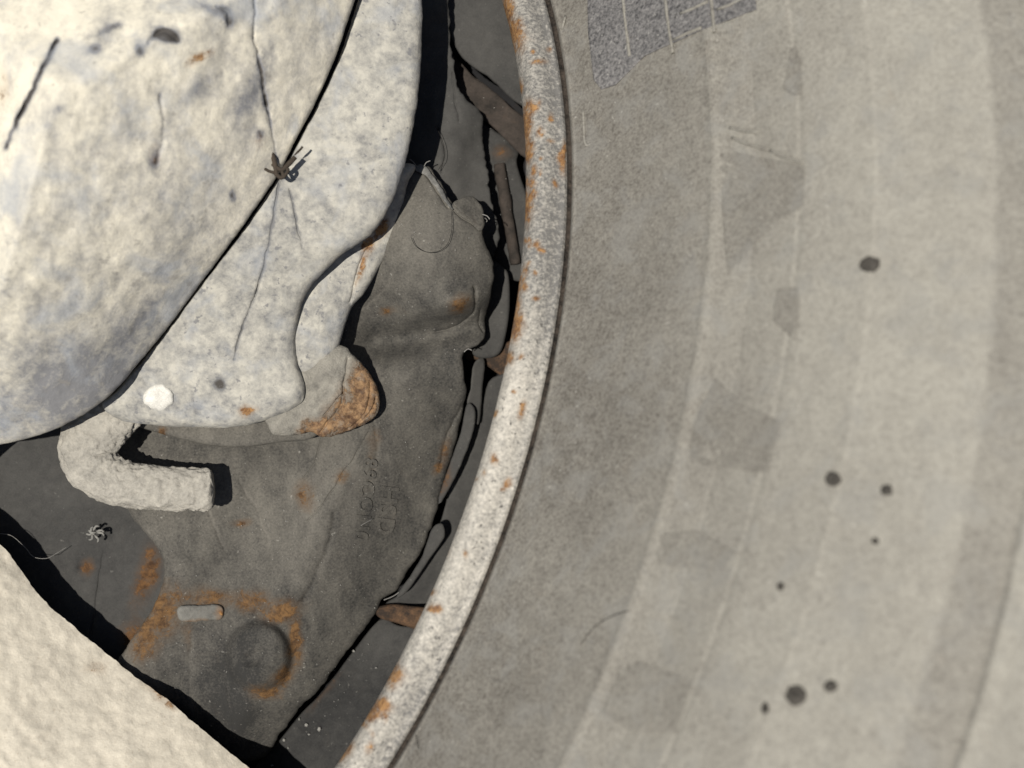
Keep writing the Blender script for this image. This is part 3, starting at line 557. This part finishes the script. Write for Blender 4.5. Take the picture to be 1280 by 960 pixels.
# ------------------------------------------------------------------ bent rod
hk = thing('bent_rod', 160, 600, -0.034, 'hook-shaped bent rod caked in pale mud below the housing', 'rod')
tube('rod_body', [(168, 470, -0.0275, .0085), (138, 506, -0.0262, .0080), (115, 545, -0.0255, .0068), (112, 574, -0.0255, .0063), (134, 596, -0.0257, .0055), (170, 607, -0.0252, .0050), (215, 611, -0.0252, .0048), (250, 612, -0.0252, .0047), (263, 612.5, -0.0252, .0043), (266, 612.5, -0.0252, .0034)], .005, M['hook'], hk, seg=84, step=0.28, disp=0.0012, dscale=7, seed=6, flat=0.5)

# ------------------------------------------------------------------ sandy arm, lower left
arm = thing('sandy_arm', 100, 880, -0.04, 'sand-crusted rounded metal arm in the bottom left corner', 'arm')
def zarm(px, py, d): return -0.0305 + 0.048 * (1 - np.exp(-d / 330.0))
plate('arm_body', [(-160, 560), (-60, 630), (0, 680), (28, 716), (58, 752), (98, 788), (130, 815), (164, 842), (205, 872), (250, 908), (285, 938), (312, 962), (360, 1010), (420, 1120), (-160, 1120)], zarm, M['sand'], arm, step=4, rnd=0.0, thick=0.006, under=1.3, rough=2.0, noise=((120, 0.0018, 3), (12, 0.0006, 4)), rust=[(195, 862, 24, 8, 38, .55), (215, 880, 12, 5, 38, .6), (120, 835, 18, 10, 20, .35)], seed=27)

# ------------------------------------------------------------------ small debris
def fibre(label, pts, rad=0.00007, mat='hair', name='fibre'):
    o = tube(name, pts, rad, M[mat], None, seg=6, step=0.4)
    return tag(o, label, 'fibre', 'loose fibres caught on the metal')
zc = lambda x, y, o=0.0006: float(carz(np.array([x]), np.array([y]))[0]) + o
fibre('pale curling thread floating beside the sandy arm', [(0, 667, -.036), (15, 670, -.036), (32, 685, -.037), (42, 696, -.038), (58, 698, -.038), (70, 692, -.039), (83, 684, -.040)])
fibre('dark hair curled in a U on the upper casting lobe', [(x, y, zc(x, y, .0012)) for x, y in ((514, 297), (520, 308), (533, 315), (548, 314), (560, 304), (565, 285), (564, 264))], .00006, 'darkhair')
fibre('thin dark hair curving across the lower tyre sidewall', [(x, y, float(tyre_at([x], [y])[0][0]) + .0004) for x, y in ((726, 806), (733, 795), (748, 780), (768, 769), (787, 763))], .00006, 'darkhair')
fibre('short pale fibre lying over the embossed casting marks', [(x, y, zc(x, y, .0014)) for x, y in ((451, 657), (458, 653), (465, 649))])
fibre('dark hair sticking out of the lower rim gap', [(x, y, float(tyre_at([x], [y])[0][0]) + .0004) for x, y in ((519, 905), (520, 920), (523, 936))], .00006, 'darkhair')
fibre('looping dark hair on the torn shield near the shadow', [(544, 158, -.036), (550, 168, -.036), (555, 185, -.036), (555, 200, -.036), (548, 212, -.036)], .00006, 'darkhair')
fibre('small grey frayed wire at the torn casting edge', [(600, 277, -.031), (604, 272, -.030), (609, 276, -.031), (602, 282, -.031)], .0001)
def zd(px, py):
    O = np.array([(470, -120), (452, -30), (440, 10), (418, 75), (396, 124), (375, 165), (349, 215), (318, 262), (285, 308), (250, 355), (215, 402), (178, 448), (145, 487), (108, 516), (60, 540), (0, 556), (-70, 566), (-160, 560), (-160, -120)], float)
    return float(zdome(None, None, dist(np.array([px]), np.array([py]), O))[0])
tw = thing('twig_tuft', 346, 205, 0.0, 'tangled black tuft of dry twigs caught in the housing seam', 'twigs')
for pts, rr in (([(336, 172), (338, 186), (343, 202), (346, 220)], .0006), ([(340, 205), (352, 212), (362, 204), (369, 196)], .0006), ([(368, 194), (374, 188), (378, 183)], .0003), ([(346, 216), (335, 214), (328, 208)], .0004), ([(356, 206), (360, 214), (352, 222), (344, 216)], .0005), ([(352, 214), (356, 222)], .0006)):
    tube('twig', [(x, y, -0.0045) for x, y in pts], rr * .75, M['twig'], tw, seg=8, step=.3, disp=.0003, dscale=6)
tag(plate('white_crust', [(180, 492), (188, 484), (198, 481), (209, 485), (216, 493), (215, 503), (207, 510), (196, 512), (186, 508), (179, 501)], lambda px, py, d: zflange(px, py, d) + 0.0008, M['white'], None, step=3, rnd=0.0012, thick=0.002, rough=4.0, noise=((12, 0.0005, 2),), seed=30), 'white crusty blob on the lower housing near the seam', 'crust')
for (x, y, rr, lab) in ((85, 62, 6, 'leftmost of three tiny white painted glints on the upper housing'), (134, 61, 6, 'middle one of three tiny white painted glints on the upper housing'), (157, 25, 7, 'topmost of three tiny white painted glints on the upper housing')):
    zt = zd(x, y) + 0.0025
    tag(plate('painted_glint', [(x + rr * math.cos(a), y + rr * math.sin(a)) for a in np.linspace(0, 6.283, 9)[:-1]], zt, M['white'], None, step=3, rnd=0.0008, thick=0.002, seed=31), lab, 'glint', 'white painted glints on the housing')  # white discs painted in for small bright glints
lt = thing('lint_tuft', 118, 666, -0.0415, 'small pale lint crumb on the dark panel', 'lint')
for k in range(9):
    a = k * 0.75; x, y = 118 + 3 * math.cos(a * 2), 666 + 3 * math.sin(a * 2)
    tube('strand', [(x, y, -.0395), (x + 7 * math.cos(a), y + 7 * math.sin(a), -.0388), (x + 10 * math.cos(a + .4), y + 9 * math.sin(a + .4), -.0394)], .00022, M['lint'], lt, seg=6, step=.4, disp=.0003, dscale=5)
for lab, pts in (('frayed grey fibre at the very tip of the torn casting edge', [(520, 207), (516, 202), (512, 199)]), ('short frayed fibre bristling beside the torn tip', [(530, 208), (533, 203), (538, 201)]),
                 ('broken fibre end poking right from the torn lobe', [(603, 268), (609, 270), (612, 274)]), ('pale bent fibre over the small rust strap end', [(580, 440), (585, 436), (590, 438)]), ('frayed pale fibre above the rusty crossbar', [(480, 750), (492, 745), (499, 740)])):
    fibre(lab, [(x, y, zc(min(x, 600), y, .0012)) for x, y in pts], .00012)
# pale grit scattered over the dark metal: too small to count
V = []; F = []
def grit(x, y, z, s):
    X, Y = unproject(x, y, z); k = len(V); q = random.random() * 6.28; el = random.uniform(.5, 1.6)
    for a in range(5):
        t = q + a * 1.257; V.append((X + s * el * math.cos(t) * random.uniform(.7, 1.2), Y + s * math.sin(t) * random.uniform(.6, 1.2), z))
    V.append((X, Y, z + s * .6))
    for a in range(5): F.append((k + a, k + (a + 1) % 5, k + 5))
for (x, y, s) in ((399, 911, .0006), (383, 906, .00045), (374, 899, .0004), (340, 957, .0003), (355, 925, .0004), (360, 935, .0003), (386, 918, .0002), (442, 814, .0003), (391, 861, .0003), (418, 838, .0002), (470, 835, .0002)):
    grit(x, y, -.0474, s)
for k in range(60):
    x, y = random.uniform(370, 500), random.uniform(800, 950)
    if (x - 480) + (y - 780) * .55 < 0 and (x - 352) + (y - 915) * 0.75 > 10: grit(x, y, -.0474, random.uniform(.00005, .00014))
for k in range(14):
    y = random.uniform(120, 330); grit(random.uniform(600, 640), y, -.0455 - random.uniform(0, .003), random.uniform(.00005, .00012))
for k in range(420):
    x, y = random.uniform(180, 600), random.uniform(230, 900)
    if inside(np.array([x]), np.array([y]), np.array(carrier_out, float))[0]: grit(x, y, zc(x, y, .0004), random.uniform(.00005, .00013))
tag(build('grit', V, F, M['lint'], None), 'pale grit sprinkled over the dark metal', 'grit', kind='stuff')
